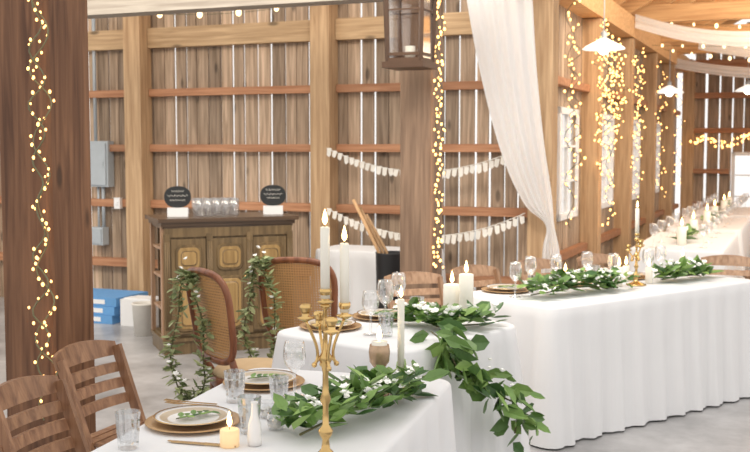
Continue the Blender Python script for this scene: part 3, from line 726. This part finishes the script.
def chalksign(p,rz,scr):
    e=thing('chalkboard_sign','small arched black chalkboard sign on a white block','sign',p,rz,'bar signs')
    mb=MB(); mb.box((0,0,.035),(.16,.07,.07)); mb.make('stand_block',M_white,e)
    pr=[]
    for i in range(24):
        a=2*pi*i/24; ca,sa=math.cos(a),math.sin(a); pr.append((.105*math.copysign(abs(ca)**.85,ca),.155+.085*math.copysign(abs(sa)**.9,sa)))
    mb=MB(); vs=[(x,-.008,z) for x,z in pr]+[(x,.008,z) for x,z in pr]
    mb.add(vs,[tuple(range(24)),tuple(reversed(range(24,48)))]+[(i,24+i,24+(i+1)%24,(i+1)%24) for i in range(24)])
    mb.make('board',M_chalk,e)
    mb=MB()
    for r_,(w,z) in enumerate(scr):
        mb.tube([(-w+2*w*i/16,-.011,z+.009*math.sin(i*2.1+r_)) for i in range(17)],.0014,4)
    mb.make('chalk_writing',M_burlap,e)
chalksign(oncab(-.36,-.05),math.radians(8),((.05,.2),(.08,.165),(.06,.13)))
chalksign(oncab(.42,-.05),math.radians(5),((.06,.2),(.075,.165),(.05,.135)))
for i in range(5):
    for j in range(3):
        mb=MB(); mb.open_lathe([(.0001,0),(.025,0),(.033,.14),(.030,.14),(.022,.005),(.0001,.005)],n=14)
        o=mb.make('plastic_cup',M_glass); place(o,oncab(-.20+i*.072,-.12+j*.075)); tag(o,'clear cup standing on the bar cabinet','cup','clear cups on bar')
# ---------------- wall items ----------------
e=thing('electrical_panel','grey electrical breaker panel mounted on board wall','electrical panel',RL(-6.60,YF+.0,1.22),TH)
mb=MB(); mb.box((0,.04,.22),(.26,.10,.46)); mb.make('box',M_grey,e)
mb=MB(); mb.box((0,-.02,.22),(.22,.015,.42)); mb.box((.08,-.03,.22),(.015,.01,.05)); mb.make('panel_door',M_grey,e)
mb=MB(); mb.tube([(-.05,.04,.45),(-.05,.04,1.7)],.018); mb.tube([(.03,.04,0),(.03,.04,-.42)],.018); mb.tube([(-.03,.04,0),(-.03,.04,-.42)],.012); mb.make('conduit',M_grey,e)
mb=MB(); mb.box((0,0,.09),(.16,.1,.18)); mb.box((0,-.055,.09),(.13,.012,.15)); o=mb.make('junction_box',M_grey); o.matrix_world=RMat(-6.63,YF+.04,.62); tag(o,'small grey metal junction box on board wall','electrical box')
mb=MB(); mb.box((0,0,0),(.07,.05,.11)); mb.box((0,-.03,0),(.02,.012,.03)); o=mb.make('wall_switch',M_white); o.matrix_world=RMat(-6.36,YF+.0,1.05); tag(o,'small white switch box on board wall','switch')
for i in range(3):
    mb=MB(); mb.box((0,0,.04),(.75,.5,.078)); mb.box((0,-.251,.04),(.5,.004,.04),1); o=mb.make('foam_board_stack',[M_blue,M_white]); place(o,(-2.64+.02*i,9.75,.08*i+.0),TH); tag(o,'blue flat carton lying stacked on concrete','carton','stacked blue cartons')
mb=MB(); mb.box((0,0,.12),(.32,.28,.24)); mb.box((0,-.05,.245),(.28,.12,.01)); o=mb.make('storage_box',M_white); place(o,(-2.10,9.4,0),TH); tag(o,'white storage box on concrete floor','box')
mb=MB(); mb.open_lathe([(.0001,0),(.085,0),(.10,.26),(.11,.27),(.10,.28),(.09,.27),(.08,.01),(.0001,.01)],n=20); o=mb.make('bucket',M_burlap); place(o,(-1.98,8.85,0)); tag(o,'cream bucket on the floor beside bar cabinet','bucket')
bx=Vector((.13,8.08,0))
mb=MB(); mb.open_lathe([(.0001,0),(.11,0),(.125,.78),(.13,.79),(.12,.79),(.105,.01),(.0001,.01)],n=20); o=mb.make('waste_bin',M_black); place(o,bx); tag(o,'tall black metal bin holding wooden poles','bin')
for i in range(3):
    mb=MB(); mb.tube([(.05*i-.01,.02*i-.02,0.03),(-.10+.03*i,.0+.02*i,.79),(-.30+.05*i,.03+.02*i,1.20-.06*i)],.013,8); o=mb.make('wooden_pole',M_stick); place(o,bx); tag(o,'wooden pole leaning inside the black bin','pole','poles in bin')
# ---------------- world, camera, render look ----------------
w=bpy.data.worlds.new('World'); scene.world=w; w.use_nodes=True
bg=w.node_tree.nodes['Background']; bg.inputs[0].default_value=(1.0,.97,.935,1); bg.inputs[1].default_value=1.06
cam=bpy.data.cameras.new('Camera'); cam.lens=50; cam.sensor_width=36
cam.dof.use_dof=True; cam.dof.focus_distance=3.6; cam.dof.aperture_fstop=6.3
co=bpy.data.objects.new('Camera',cam); COL.objects.link(co); co.location=(0,0,1.6); co.rotation_euler=(math.radians(90-4.28),0,0)
scene.camera=co
scene.view_settings.view_transform='Standard'; scene.view_settings.exposure=0.18
